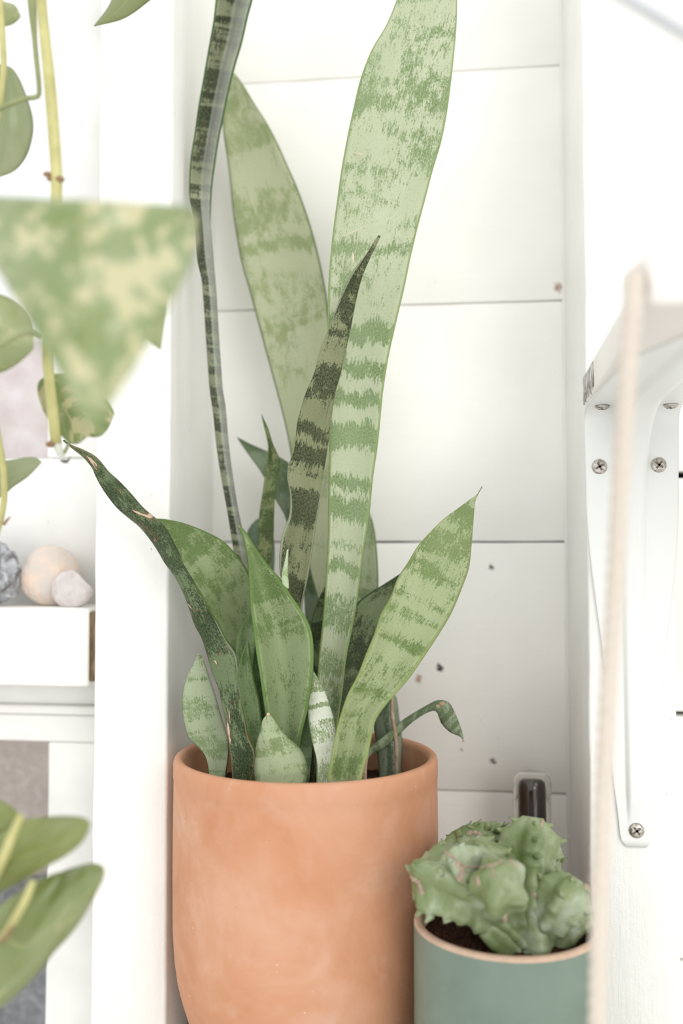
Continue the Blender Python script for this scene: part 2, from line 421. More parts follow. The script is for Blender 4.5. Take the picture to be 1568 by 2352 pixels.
# stones
def stone(name, px, py, Y, rx, ry, rz, mat, label, seed, disp=.14, freq=1.3, flat=0, sub=5, cutn=0):
    zt = lz1
    c = P(px, py, Y); sc = Y / F
    bm = bmesh.new(); bmesh.ops.create_icosphere(bm, subdivisions=sub, radius=1)
    rnd = random.Random(seed)
    planes = [(Vector((rnd.uniform(-1, 1), rnd.uniform(-1, 1), rnd.uniform(-.4, 1))).normalized(), rnd.uniform(.68, .88)) for _ in range(cutn)]
    for v in bm.verts:
        n = v.co.copy()
        for pn, d in planes:
            k = v.co.dot(pn)
            if k > d: v.co -= pn * (k - d)
        v.co += n * (disp * mnoise.noise(n * freq + Vector((seed, 0, 0))) + disp * .3 * mnoise.noise(n * freq * 4 + Vector((0, seed, 0))) + disp * .12 * mnoise.noise(n * freq * 14))
        v.co = Vector((v.co.x * rx * sc, v.co.y * ry * sc, v.co.z * rz * sc))
    mz = min(v.co.z for v in bm.verts); cut = mz + .10 * rz * sc
    for v in bm.verts:
        if v.co.z < cut: v.co.z = cut + (v.co.z - cut) * .1
    mz = min(v.co.z for v in bm.verts)
    for v in bm.verts: v.co += Vector((c.x, Y, zt - mz + .0002))
    o = finish(name, bm, mat, loc=(c.x, Y, zt)); return tag(o, label, 'stone', 'stones on the ledge')
def stone_mat(name, stops, rough=.25, sss=.35, scale=60, bump=.001):
    m = M(name, rough, .5); q = m.noise(m.obj(), scale, 5, .65, .8); m.color(m.ramp(q, [(p, lin(c)) for p, c in stops]))
    m.b.inputs['Subsurface Weight'].default_value = sss; m.b.inputs['Subsurface Radius'].default_value = (.006, .004, .003); m.b.inputs['Subsurface Scale'].default_value = 1
    m.bump(m.noise(m.obj(), scale * 2.5, 4), bump); return m.m
stone('polished_stone', 117, 1316, .678, 71, 62, 76, stone_mat('rose_quartz', [(.3, (236, 206, 184)), (.5, (226, 212, 200)), (.7, (214, 208, 204))], .22), 'rounded peach rose quartz stone with a dimple on the white ledge', 2, .07, 1.2)
stone('crystal', 166, 1350, .6582, 52, 26, 46, stone_mat('pale_quartz', [(.3, (208, 200, 198)), (.6, (226, 219, 218)), (.75, (240, 238, 240))], .15), 'angular pale lilac quartz chunk in front of the round peach stone', 5, .05, 1.6, cutn=7)
stone('geode', -28, 1310, .668, 76, 60, 84, stone_mat('grey_geode', [(.32, (88, 84, 82)), (.42, (150, 150, 154)), (.55, (202, 206, 212)), (.7, (226, 230, 236))], .4, 0, 90, .004), 'rough blue-grey crystalline geode with dark crust at the left edge', 9, .2, 1.8)

# ------------------------------------------------------------------ terracotta pot with snake plant
sc = .62 / F
rim = 301 * sc
mt = M('terracotta', .72, .25); o_ = mt.obj()
a = mt.noise(o_, 16, 4, .6, .6); b = mt.noise(mt.mapping(o_, (60, 60, 400)), 1, 3, .5)
c = mt.ramp(a, [(.3, lin((200, 142, 106))), (.5, lin((209, 154, 121))), (.7, lin((217, 170, 143)))])
c = mt.mix(mt.ramp(mt.noise(o_, 45, 3, .6), [(.55, 0.0), (.8, .35)]), c, lin((224, 186, 168)))
c = mt.mix(mt.ramp(mt.noise(o_, 600, 2), [(.77, 0.0), (.79, .8)]), c, lin((120, 72, 50)))
c = mt.mix(mt.ramp(mt.noise(o_, 420, 2), [(.765, 0.0), (.785, .7)]), c, lin((246, 226, 214)))
mt.color(c); mt.bump(mt.math('ADD', mt.math('MULTIPLY', b, .6), mt.noise(o_, 350, 4)), .0005, .45)
plant = empty('potted_snake_plant', (C1.x, C1.y, ZB), 'tall banded snake plant in the large round terracotta pot on the bench', 'potted plant')
z0 = C1.z
th = .0066
def zr(row): return P(703, row, .62).z
prof = [(0, ZB + .0001), (.040, ZB + .0002), (.0455, ZB + .003)]
for row, hw in ((2440, 192), (2415, 211), (2390, 228), (2365, 242), (2340, 254), (2305, 268), (2270, 279), (2230, 289), (2180, 296), (2120, 300), (2000, 301.5), (1900, 301.5), (1800, 300.5)):
    z = zr(row)
    if z > ZB + .004: prof.append((hw * sc, z))
prof += [(rim - .0002, z0 - .0135), (rim + .0001, z0 - .0125), (rim + .0001, z0 - .0035), (rim - .0006, z0 - .0012), (rim - .002, z0 - .0001), (rim - .0042, z0 - .0001), (rim - .0056, z0 - .0012), (rim - th, z0 - .004),
         (rim - th, z0 - .06), (rim - th - .004, z0 - .12), (rim - th - .03, z0 - .17), (0, z0 - .185)]
finish('pot', lathe_bm(prof, 128, c=Vector((C1.x, C1.y, 0))), mt.m, plant)
def soil_part(cx, cy, z, r, parent, seed=0, amp=.004):
    bm = bmesh.new(); N = 26; rr = []
    ctr = bm.verts.new((cx, cy, z))
    for i in range(1, N + 1):
        ring = []
        for j in range(80):
            a = 2 * math.pi * j / 80; q = r * i / N
            x, y = cx + q * math.cos(a), cy + q * math.sin(a)
            ring.append(bm.verts.new((x, y, z + amp * mnoise.noise(Vector((x * 90, y * 90, seed))) + amp * .8 * mnoise.noise(Vector((x * 330, y * 330, seed))))))
        rr.append(ring)
    for j in range(80): bm.faces.new((ctr, rr[0][j], rr[0][(j+1) % 80]))
    for A, B in zip(rr, rr[1:]):
        for j in range(80): bm.faces.new((A[j], B[j], B[(j+1) % 80], A[(j+1) % 80]))
    m = M('potting_soil', .95, .2); q = m.noise(m.obj(), 500, 4, .7)
    m.color(m.ramp(q, [(.35, lin((38, 24, 18))), (.6, lin((92, 62, 46))), (.72, lin((150, 110, 88)))])); m.bump(q, .004)
    return finish('soil', bm, m.m, parent)
ZS = z0 - .026
soil_part(C1.x, C1.y, ZS, rim - th + .0005, plant)
SO = (ZS, C1.x, C1.y)


def rt(keys, base, tip):
    return [(max(0.0, min(1.0, (base - r) / (base - tip))), v) for r, v in keys]
def leaf(left, right, Y, mat, **k):
    return blade('leaf', left, right, Y, mat, plant, soil=SO, **k)

# A: tall pale leaf in front
mA = snake_mat('leaf_tall_pale', (204, 213, 180), (118, 148, 100), nt=.045, bandfreq=34, xf=14, cont=.62, jag=.85, seed=1, edge=(150, 176, 104), trans=.15, sheen=.3,
    bands=rt([(1830, .5), (1545, .62), (1499, .1), (1444, .72), (1370, .05), (1321, .95), (1292, .1), (1262, .65), (1250, .22), (1190, .95), (1146, .35), (1126, .95), (1095, .0), (1035, .95), (975, .0), (930, .95), (897, .0), (868, .9), (820, .1), (778, .9), (738, .33), (590, .38), (520, .44), (300, .5), (150, .43)], 1830, -330))
leaf([(742, 1790), (737, 1700), (730, 1610), (731, 1537), (743, 1419), (750, 1325), (755, 1230), (756, 1126), (758, 994), (756, 880), (754, 759), (755, 661), (759, 598), (766, 527), (775, 460), (784, 393), (797, 321), (811, 254), (829, 179), (855, 112), (887, 58), (911, 0), (945, -100), (975, -220), (1003, -330)],
     [(764, 1790), (768, 1720), (774, 1660), (784, 1590), (793, 1513), (807, 1443), (821, 1362), (833, 1268), (845, 1193), (854, 1103), (866, 1018), (873, 947), (878, 897), (891, 817), (909, 737), (927, 661), (942, 589), (958, 522), (976, 455), (993, 390), (1011, 330), (1024, 268), (1036, 179), (1047, 67), (1049, 0), (1045, -120), (1030, -230), (1003, -330)],
     [.618, .62, .622, .618, .61, .60], mA, curv=[-.35, -.25, -.1, -.06], nv=120, nu=14, thick=.0016, tilt=.15, label='tall pale green leaf with broad white cross bands')
# E: dark leaf with wavy margin in front of it
mE = snake_mat('leaf_dark_wavy', (142, 150, 124), (40, 62, 30), nt=.05, bandfreq=60, xf=18, cont=.7, jag=.55, seed=2, edge=(150, 158, 128), streak=.35, trans=.06,
    bands=rt([(1500, .65), (1345, .6), (1290, .42), (1200, .75), (1128, .25), (1070, .92), (1030, .15), (1015, .95), (985, .35), (915, .5), (850, .35), (760, .6), (690, .62)], 1830, 548))
leaf([(705, 1760), (690, 1600), (672, 1450), (655, 1353), (645, 1320), (643, 1290), (645, 1258), (652, 1221), (664, 1193), (668, 1164), (666, 1126), (660, 1098), (663, 1065), (674, 1037), (679, 1000), (682, 971), (693, 930), (703, 900), (721, 857), (733, 808), (753, 759), (771, 714), (788, 670), (811, 625), (840, 585), (871, 542)],
     [(722, 1760), (712, 1650), (700, 1500), (692, 1400), (706, 1325), (717, 1259), (724, 1207), (732, 1160), (739, 1112), (746, 1065), (757, 994), (762, 947), (769, 900), (778, 870), (788, 826), (802, 759), (815, 692), (829, 638), (847, 594), (871, 542)],
     [.622, .608, .598, .592, .588], mE, curv=[-.2, -.3, .05, .2], tilt=.5, nv=100, nu=10, thick=.0017, ripple=.004, seed=3, label='dark green leaf with a wavy left margin and a curved pointed tip')
# B: thin twisted dark leaf on the left
mB = snake_mat('leaf_thin_dark', (158, 166, 148), (30, 52, 28), nt=.02, bandfreq=130, xf=14, cont=1.1, jag=.8, seed=3, edge=(62, 100, 40), trans=.05,
    bands=rt([(1700, .6), (1260, .7), (1150, .55), (900, .55), (700, .62), (640, .9), (560, .85), (480, .62), (430, .4), (380, .6), (300, .8), (230, .7), (150, .5), (60, .45)], 1830, -330), pale=(.53, (182, 186, 176), .62))  # right half: pale underside, with reflected light painted into its colour
leaf([(590, 1750), (575, 1600), (555, 1400), (545, 1320), (536, 1252), (522, 1164), (510, 1098), (498, 1018), (491, 947), (484, 900), (479, 836), (475, 779), (472, 728), (468, 677), (465, 642), (455, 600), (449, 549), (440, 482), (435, 446), (438, 371), (447, 313), (458, 237), (467, 188), (480, 112), (492, 45), (497, 0), (507, -60), (540, -190), (600, -330)],
     [(612, 1750), (600, 1600), (583, 1400), (573, 1330), (569, 1301), (557, 1230), (543, 1160), (531, 1084), (522, 1009), (515, 928), (510, 900), (505, 836), (501, 779), (497, 715), (495, 677), (492, 640), (489, 603), (485, 549), (483, 482), (486, 424), (492, 379), (500, 326), (512, 268), (523, 214), (538, 152), (554, 98), (568, 36), (578, 0), (588, -60), (600, -190), (604, -330)],
     [.655, .655, .65, .65, .645, .64], mB, fold=(.55, [-.3, -.5, -.9, -1.0, .6, .8, .6]), curv=0, tilt=0, nv=120, nu=12, thick=.0015, label='thin twisted dark green leaf with a pale grey underside, reflected light painted into it')
# C: broad light leaf at the back
mC = snake_mat('leaf_broad_light', (208, 214, 178), (152, 170, 126), nt=.05, bandfreq=34, xf=18, cont=.55, jag=.4, seed=4, edge=(120, 140, 92), streak=.35, trans=.2,
    bands=rt([(1800, .4), (1300, .35), (700, .36), (660, .36), (625, .72), (596, .35), (560, .42), (380, .48), (260, .55), (235, .45)], 1830, 168))
leaf([(742, 1700), (744, 1500), (740, 1420), (729, 1372), (712, 1310), (692, 1200), (668, 1041), (654, 971), (636, 900), (610, 804), (592, 737), (574, 670), (554, 598), (541, 527), (534, 478), (529, 424), (523, 371), (514, 313), (511, 277), (513, 235), (522, 195), (537, 167)],
     [(758, 1700), (762, 1500), (764, 1420), (768, 1300), (768, 1100), (766, 950), (763, 850), (757, 760), (750, 688), (739, 625), (728, 576), (715, 527), (699, 478), (681, 429), (659, 379), (637, 330), (614, 286), (583, 237), (556, 192), (537, 167)],
     [.66, .68, .695, .70, .70], mC, curv=[-.3, -.15, -.12], nv=90, nu=12, thick=.0016, label='broad light green leaf behind the thin dark leaf')
# F: small twisted leaf
mF = snake_mat('leaf_small_twisted', (148, 162, 122), (66, 92, 44), bias=.55, bandfreq=90, xf=20, cont=.6, seed=5, edge=(120, 145, 90))
leaf([(605, 1700), (597, 1500), (592, 1320), (592, 1259), (595, 1183), (602, 1136), (609, 1089), (614, 1051), (616, 1023), (607, 980), (600, 951)],
     [(640, 1700), (628, 1500), (622, 1306), (628, 1230), (630, 1160), (636, 1112), (644, 1070), (643, 1055), (637, 1042), (626, 1018), (616, 985), (600, 951)],
     [.66, .655, .65], mF, curv=.2, fold=(.35, [.0, .2, .5]), nv=70, nu=8, label='small narrow leaf with a twisted curling tip')
# G: leaf leaning left behind
mG = snake_mat('leaf_back_green', (150, 166, 138), (92, 118, 84), bias=.5, bandfreq=60, cont=.5, seed=6, streak=.3, edge=(90, 115, 75))
leaf([(700, 1700), (700, 1380), (675, 1260), (654, 1183), (635, 1150), (616, 1112), (597, 1079), (573, 1046), (543, 1003)],
     [(735, 1700), (745, 1400), (735, 1230), (705, 1120), (663, 1065), (616, 1039), (569, 1018), (543, 1003)],
     [.66, .69, .70], mG, curv=-.2, nv=50, label='grey-green leaf leaning left behind the dark wavy leaf')
mH = snake_mat('leaf_back_grey', (140, 160, 138), (90, 118, 95), bias=.5, cont=.5, seed=7, edge=(100, 125, 95))
leaf([(600, 1700), (585, 1450), (573, 1330), (566, 1270), (567, 1228), (580, 1203), (600, 1187)], [(640, 1700), (632, 1450), (628, 1330), (630, 1270), (626, 1225), (616, 1200), (600, 1187)], [.67, .68, .69], mH, curv=.15, nv=40)
# I: arching leaf to the left
mI = snake_mat('leaf_arching', (168, 184, 136), (98, 130, 64), nt=.06, bandfreq=48, cont=.55, seed=8, edge=(96, 130, 56), trans=.2,
    bands=rt([(1800, .4), (1430, .38), (1320, .58), (1230, .85)], 1830, 1192))
leaf([(585, 1770), (570, 1640), (543, 1506), (517, 1466), (498, 1428), (484, 1410), (470, 1381), (451, 1348), (437, 1325), (415, 1292), (399, 1249), (385, 1222), (370, 1203), (345, 1191)],
     [(640, 1770), (630, 1640), (612, 1500), (592, 1400), (572, 1322), (562, 1301), (540, 1273), (512, 1244), (474, 1223), (427, 1204), (380, 1193), (345, 1191)],
     [.63, .645, .64, .62, .605], mI, curv=[-.3, -.3, -.1], tilt=.25, nv=70, nu=12, label='arching green leaf whose tip points left')
# S: young leaves left of centre
mS = snake_mat('leaf_young', (150, 172, 124), (94, 130, 74), bias=.45, bandfreq=40, cont=.5, seed=9, edge=(104, 138, 70))
leaf([(610, 1780), (580, 1660), (553, 1570), (543, 1500), (546, 1460), (563, 1424), (590, 1390)], [(640, 1780), (625, 1660), (615, 1560), (607, 1500), (603, 1450), (600, 1415), (590, 1390)], [.61, .62, .625], mS, curv=-.25, nv=45)
leaf([(598, 1790), (583, 1715), (568, 1676), (559, 1631), (552, 1584), (546, 1551), (555, 1509), (569, 1471)], [(618, 1790), (608, 1710), (600, 1655), (594, 1608), (583, 1565), (575, 1513), (569, 1471)], [.60, .60, .605], mS, curv=-.3, nv=45)
mS2 = snake_mat('leaf_young_dark', (120, 150, 112), (66, 102, 62), bias=.5, bandfreq=30, cont=.5, seed=12, streak=.4, edge=(90, 125, 70))
leaf([(612, 1780), (600, 1690), (588, 1620), (580, 1560), (582, 1500), (590, 1462)], [(640, 1780), (630, 1690), (622, 1620), (612, 1560), (600, 1500), (590, 1462)], [.605, .61, .61], mS2, curv=-.3, nv=40)
# J: cupped leaf in the middle
mJ = snake_mat('leaf_cupped', (168, 184, 138), (104, 132, 74), nt=.07, bandfreq=40, cont=.6, jag=.55, seed=10, edge=(104, 138, 62), trans=.14,
    bands=rt([(1850, .45), (1450, .38), (1400, .7), (1345, .55)], 1850, 1204))
leaf([(650, 1790), (636, 1720), (622, 1680), (612, 1636), (601, 1561), (592, 1504), (584, 1443), (578, 1395), (573, 1325), (571, 1290), (564, 1255), (557, 1228), (545, 1203)],
     [(676, 1790), (682, 1740), (688, 1695), (703, 1631), (713, 1570), (717, 1513), (715, 1466), (708, 1438), (691, 1405), (668, 1372), (644, 1334), (616, 1301), (588, 1263), (566, 1228), (545, 1203)],
     [.592, .596, .60, .61], mJ, curv=[-.7, -.7, -.6, -.3], tilt=-.2, nv=80, nu=14, thick=.0017, label='cupped mid green leaf in the middle of the cluster')
# K: round small leaf at left
mK = snake_mat('leaf_round', (182, 195, 162), (110, 138, 88), nt=.06, bandfreq=110, xf=14, cont=.8, seed=11, edge=(94, 124, 66), bands=rt([(1830, .42), (1640, .4)], 1850, 1502))
leaf([(490, 1830), (480, 1780), (476, 1752), (468, 1731), (451, 1712), (434, 1693), (423, 1655), (419, 1617), (422, 1584), (432, 1551), (446, 1523), (455, 1500)],
     [(515, 1830), (518, 1780), (524, 1740), (524, 1700), (514, 1665), (504, 1632), (492, 1589), (480, 1556), (473, 1532), (465, 1512), (455, 1500)],
     [.595, .60, .605], mK, curv=[-.2, .1, .1], nv=60, nu=10, label='small rounded leaf nearest the left rim')
# L: long scarred leaf
mL = snake_mat('leaf_scarred', (112, 132, 104), (52, 76, 46), bias=.55, bandfreq=30, cont=.5, jag=.7, seed=13, edge=(128, 120, 82), scars=.9, streak=.5, trans=.04)
leaf([(535, 1800), (533, 1768), (529, 1726), (522, 1679), (512, 1631), (503, 1584), (489, 1547), (477, 1504), (465, 1466), (448, 1433), (437, 1400), (425, 1367), (404, 1325), (380, 1292), (367, 1269), (344, 1235), (320, 1207), (299, 1190), (272, 1167), (252, 1143), (235, 1119), (221, 1095), (211, 1075), (201, 1061), (190, 1048), (170, 1032), (146, 1011)],
     [(586, 1800), (585, 1773), (583, 1726), (569, 1693), (562, 1655), (552, 1608), (545, 1561), (538, 1509), (524, 1485), (507, 1457), (493, 1429), (474, 1396), (451, 1353), (437, 1325), (422, 1301), (408, 1268), (380, 1216), (366, 1200), (350, 1187), (327, 1167), (303, 1139), (279, 1112), (252, 1085), (221, 1051), (190, 1034), (160, 1022), (146, 1011)],
     [.572, .575, .58, .59, .592, .585], mL, curv=[-.2, .1, .25, -.2], fold=(.5, [0, 0, -.25, -.4, .1]), nv=110, nu=12, thick=.0017, label='long dark leaf with tan scars leaning far to the left')
# M: small leaf at the front
mM = snake_mat('leaf_pale_front', (176, 190, 150), (124, 146, 100), bias=.42, bandfreq=110, xf=30, cont=.7, jag=.5, seed=14, edge=(160, 178, 132), streak=.3)
leaf([(612, 1860), (594, 1820), (586, 1780), (586, 1740), (592, 1702), (601, 1674), (604, 1655), (616, 1640)],
     [(672, 1860), (694, 1820), (704, 1773), (700, 1745), (688, 1721), (668, 1702), (645, 1679), (630, 1655), (616, 1640)],
     [.556, .56, .566, .572], mM, curv=[.15, .25, .2], nv=45, nu=10, label='short pale leaf at the front rim with a dry tip')
tp = P(616, 1641, .5715); bm = bmesh.new(); bmesh.ops.create_icosphere(bm, subdivisions=2, radius=.0011)
for v in bm.verts: v.co += tp
finish('dry_tip', bm, plain('dry_tip', (222, 200, 170), .8), plant)
# N: narrow leaf with white patches
mN = snake_mat('leaf_white_patches', (228, 232, 218), (112, 142, 70), nt=.05, bandfreq=60, cont=.35, jag=.5, seed=15, edge=(100, 132, 56),
    bands=rt([(1880, .58), (1735, .42), (1705, .62), (1655, .05), (1627, .8), (1617, .12), (1592, .7), (1560, .9)], 1880, 1542))
leaf([(728, 1810), (727, 1749), (717, 1702), (709, 1655), (705, 1608), (706, 1575), (719, 1541)], [(752, 1810), (760, 1749), (769, 1712), (769, 1665), (757, 1622), (743, 1584), (731, 1562), (719, 1541)],
     [.568, .574, .58, .585], mN, curv=[-.4, .15, .2], nv=50, label='narrow green leaf with two white patches')
# T
mT = snake_mat('leaf_sliver', (150, 168, 130), (84, 110, 72), bias=.5, seed=16)
leaf([(688, 1800), (684, 1740), (688, 1690), (706, 1630)], [(708, 1800), (714, 1740), (716, 1675), (706, 1630)], [.585, .59, .595], mT, curv=.3, nv=30, nu=6)
# Q and P: dark leaves either side of A
mQ = snake_mat('leaf_dark_left', (122, 140, 108), (38, 60, 28), bias=.55, bandfreq=95, cont=.9, seed=17, edge=(60, 84, 40), trans=.04)
leaf([(745, 1760), (730, 1620), (721, 1530), (714, 1457), (717, 1424), (732, 1377), (752, 1338)], [(770, 1760), (772, 1620), (778, 1500), (778, 1420), (770, 1370), (752, 1338)], [.645, .655, .66], mQ, curv=-.2, nv=45)
mP = snake_mat('leaf_dark_back', (132, 152, 122), (48, 76, 38), bias=.5, bandfreq=40, cont=.7, jag=.5, seed=18, edge=(44, 70, 34), trans=.05)
leaf([(765, 1790), (768, 1650), (780, 1540), (800, 1450), (817, 1391), (852, 1362), (882, 1343), (925, 1315)], [(800, 1790), (815, 1680), (850, 1560), (880, 1480), (915, 1400), (930, 1345), (925, 1315)], [.64, .65, .655], mP, curv=-.15, tilt=.4, nv=50, label='dark green leaf half hidden behind the right-leaning leaf')
mRr = snake_mat('leaf_far_light', (188, 200, 164), (126, 150, 104), bias=.4, bandfreq=50, cont=.6, seed=19, streak=.4, trans=.2)
leaf([(790, 1740), (790, 1560), (790, 1400), (800, 1280), (825, 1210), (849, 1176)], [(840, 1740), (852, 1560), (866, 1390), (867, 1310), (860, 1225), (849, 1176)], [.66, .68, .69], mRr, curv=-.2, nv=40)
# O: big leaf leaning right
mO = snake_mat('leaf_right', (184, 197, 150), (112, 140, 82), nt=.05, bandfreq=70, xf=12, cont=.75, jag=.85, seed=20, edge=(150, 168, 98), trans=.16,
    bands=rt([(1870, .4), (1560, .44), (1450, .38), (1350, .5), (1180, .62)], 1870, 1120))
leaf([(760, 1830), (755, 1790), (760, 1755), (772, 1693), (781, 1655), (800, 1598), (824, 1551), (842, 1504), (861, 1457), (876, 1410), (897, 1372), (913, 1329), (937, 1292), (960, 1254), (989, 1221), (1017, 1193), (1050, 1169), (1080, 1147), (1095, 1136), (1107, 1117)],
     [(826, 1830), (829, 1778), (842, 1731), (850, 1693), (859, 1655), (876, 1627), (904, 1594), (937, 1556), (970, 1509), (1008, 1452), (1036, 1405), (1060, 1348), (1076, 1301), (1084, 1230), (1088, 1183), (1091, 1152), (1098, 1134), (1107, 1117)],
     [.566, .575, .59, .60, .61], mO, curv=[-.7, -.5, -.12, 0], tilt=-.1, nv=90, nu=14, thick=.0018, label='large pale green leaf leaning to the right')
# U: cut grey-green leaf stub and its dry strip
mU = snake_mat('leaf_stub', (160, 174, 150), (78, 100, 72), bias=.36, bandfreq=14, xf=160, cont=1.2, jag=.3, seed=21, streak=.5, edge=(40, 60, 36))
leaf([(872, 1820), (871, 1768), (864, 1702), (859, 1655), (868, 1634), (885, 1617), (896, 1592)], [(920, 1820), (920, 1768), (922, 1702), (916, 1655), (912, 1620), (908, 1600), (896, 1592)], [.655, .66, .66], mU, curv=.3, nv=40, label='cut upright grey-green leaf stub with a tan stripe')
mDry = plain('dry_leaf', (214, 190, 164), .85, .2, 0, 30, 200, .001)
blade('dry_strip', [(908, 1780), (905, 1702), (897, 1640), (898, 1605)], [(914, 1780), (913, 1702), (904, 1640), (902, 1600)], .648, mDry, plant, nv=24, nu=3, thick=.0008, soil=SO)
blade('dry_strip', [(832, 1800), (832, 1760), (842, 1725), (849, 1679)], [(841, 1800), (842, 1762), (846, 1728), (851, 1679)], .572, mDry, plant, nv=24, nu=3, thick=.0008, soil=SO)
# V: thin bent leaf drooping right
mV = snake_mat('leaf_bent', (158, 174, 142), (92, 112, 80), bias=.5, bandfreq=170, cont=.8, seed=22, edge=(84, 96, 64), streak=.4)
blade('leaf', [(800, 1790), (847, 1721), (880, 1693), (918, 1660), (946, 1641), (979, 1622), (1000, 1611), (1014, 1609), (1029, 1613), (1043, 1636), (1055, 1665), (1062, 1688), (1064, 1700)],
      [(812, 1800), (852, 1733), (876, 1721), (909, 1693), (937, 1665), (970, 1641), (993, 1631), (1003, 1634), (1015, 1662), (1034, 1681), (1050, 1688), (1058, 1692), (1064, 1700)],
      [.64, .645, .65, .648, .64], mV, plant, curv=.2, nv=60, nu=8, thick=.0012, label='thin leaf bent over with its tip drooping right')
for q, r_ in (((1064, 1702, .64), .0009), ((1015, 1617, .6475), .0022), ((1006, 1622, .648), .0018)):
    bm = bmesh.new(); bmesh.ops.create_icosphere(bm, subdivisions=2, radius=1); c = P(*q)
    for v in bm.verts: v.co = Vector((v.co.x * r_, v.co.y * .0009, v.co.z * r_ * .7)) + c
    finish('dry_tip', bm, mDry, plant)
# scratches and a hole mark on the tall leaf
for a_, b_, r_ in (((811, 350), (838, 356), .00035), ((789, 544), (838, 520), .00035), ((810, 580), (811, 606), .0009)):
    bm = bmesh.new(); p0, p1 = P(*a_, .6065), P(*b_, .6065); pts = [p0.lerp(p1, i / 8) for i in range(9)]
    tube_bm(bm, pts, [r_ * math.sin(math.pi * (i + .6) / 9.2) for i in range(9)], 6)
    finish('scratch', bm, plain('scratch', (226, 214, 190), .8), plant)
# shoot with a pale bud between the dark leaf and the cupped one
mSh = snake_mat('shoot', (196, 212, 176), (150, 178, 124), bias=.4, seed=24)
blade('shoot', [(655, 1352), (649, 1340), (648, 1318), (655, 1290), (660, 1262)], [(662, 1352), (662, 1340), (660, 1318), (660, 1290), (661, 1262)], .586, mSh, plant, curv=.4, nv=30, nu=6, thick=.001)

# ------------------------------------------------------------------ green pot with cactus
sg = .55 / F
C2 = P(1163, 2112, .552); Rg = 207 * sg
cact = empty('potted_cactus', (C2.x, C2.y, ZB), 'knobbly green crested cactus in the small sage green cylindrical pot', 'potted plant')
mgz = M('sage_glaze', .38, .5); o_ = mgz.obj(); a = mgz.noise(o_, 30, 3, .5)
c = mgz.ramp(a, [(.3, lin((108, 126, 113))), (.7, lin((122, 140, 128)))])
c = mgz.mix(mgz.ramp(mgz.noise(o_, 500, 2), [(.74, 0.0), (.78, .45)]), c, lin((200, 205, 198)))
mgz.color(c); mgz.bump(mgz.noise(o_, 300, 3), .0003)
mrim = plain('bare_clay_rim', (214, 186, 164), .8, .2, 0, 14, 200, .0004)
zg = C2.z
prof = [(0, ZB + .0001), (Rg - .006, ZB + .0001), (Rg - .002, ZB + .0015), (Rg, ZB + .005), (Rg, zg - .02), (Rg, zg - .0022)]
tiltm = Matrix.Translation(Vector((C2.x, C2.y, ZB))) @ Matrix.Rotation(R(0), 4, 'Y')
pot2 = finish('pot', lathe_bm(prof, 128, c=Vector((C2.x, C2.y, 0))), mgz.m, cact)
finish('pot_rim', lathe_bm([(Rg, zg - .0022), (Rg - .0002, zg - .0008), (Rg - .001, zg), (Rg - .0035, zg), (Rg - .0045, zg - .001), (Rg - .0046, zg - .04), (0, zg - .045)], 128, c=Vector((C2.x, C2.y, 0))), mrim, cact)
soil_part(C2.x, C2.y, zg - .010, Rg - .0045, cact, 4, .003)
mc = M('cactus_skin', .36, .5); o_ = mc.obj(); a = mc.noise(o_, 42, 4, .6, .4); nn = mc.noise(o_, 900, 3)
c = mc.ramp(a, [(.32, lin((100, 120, 68))), (.5, lin((136, 150, 108))), (.66, lin((176, 188, 164)))])
c = mc.mix(mc.ramp(mc.noise(o_, 260, 2), [(.74, 0.0), (.78, .6)]), c, lin((206, 196, 172)))
mc.color(c); mc.bump(nn, .0004, .5); mc.b.inputs['Subsurface Weight'].default_value = .1; mc.b.inputs['Subsurface Radius'].default_value = (.003, .004, .002); mc.b.inputs['Subsurface Scale'].default_value = 1
mscab = plain('corky_scab', (228, 206, 184), .85, .2, 0, 30, 300, .002)
mthorn = plain('thorn', (112, 92, 74), .7, .2, 0, 30, 300)
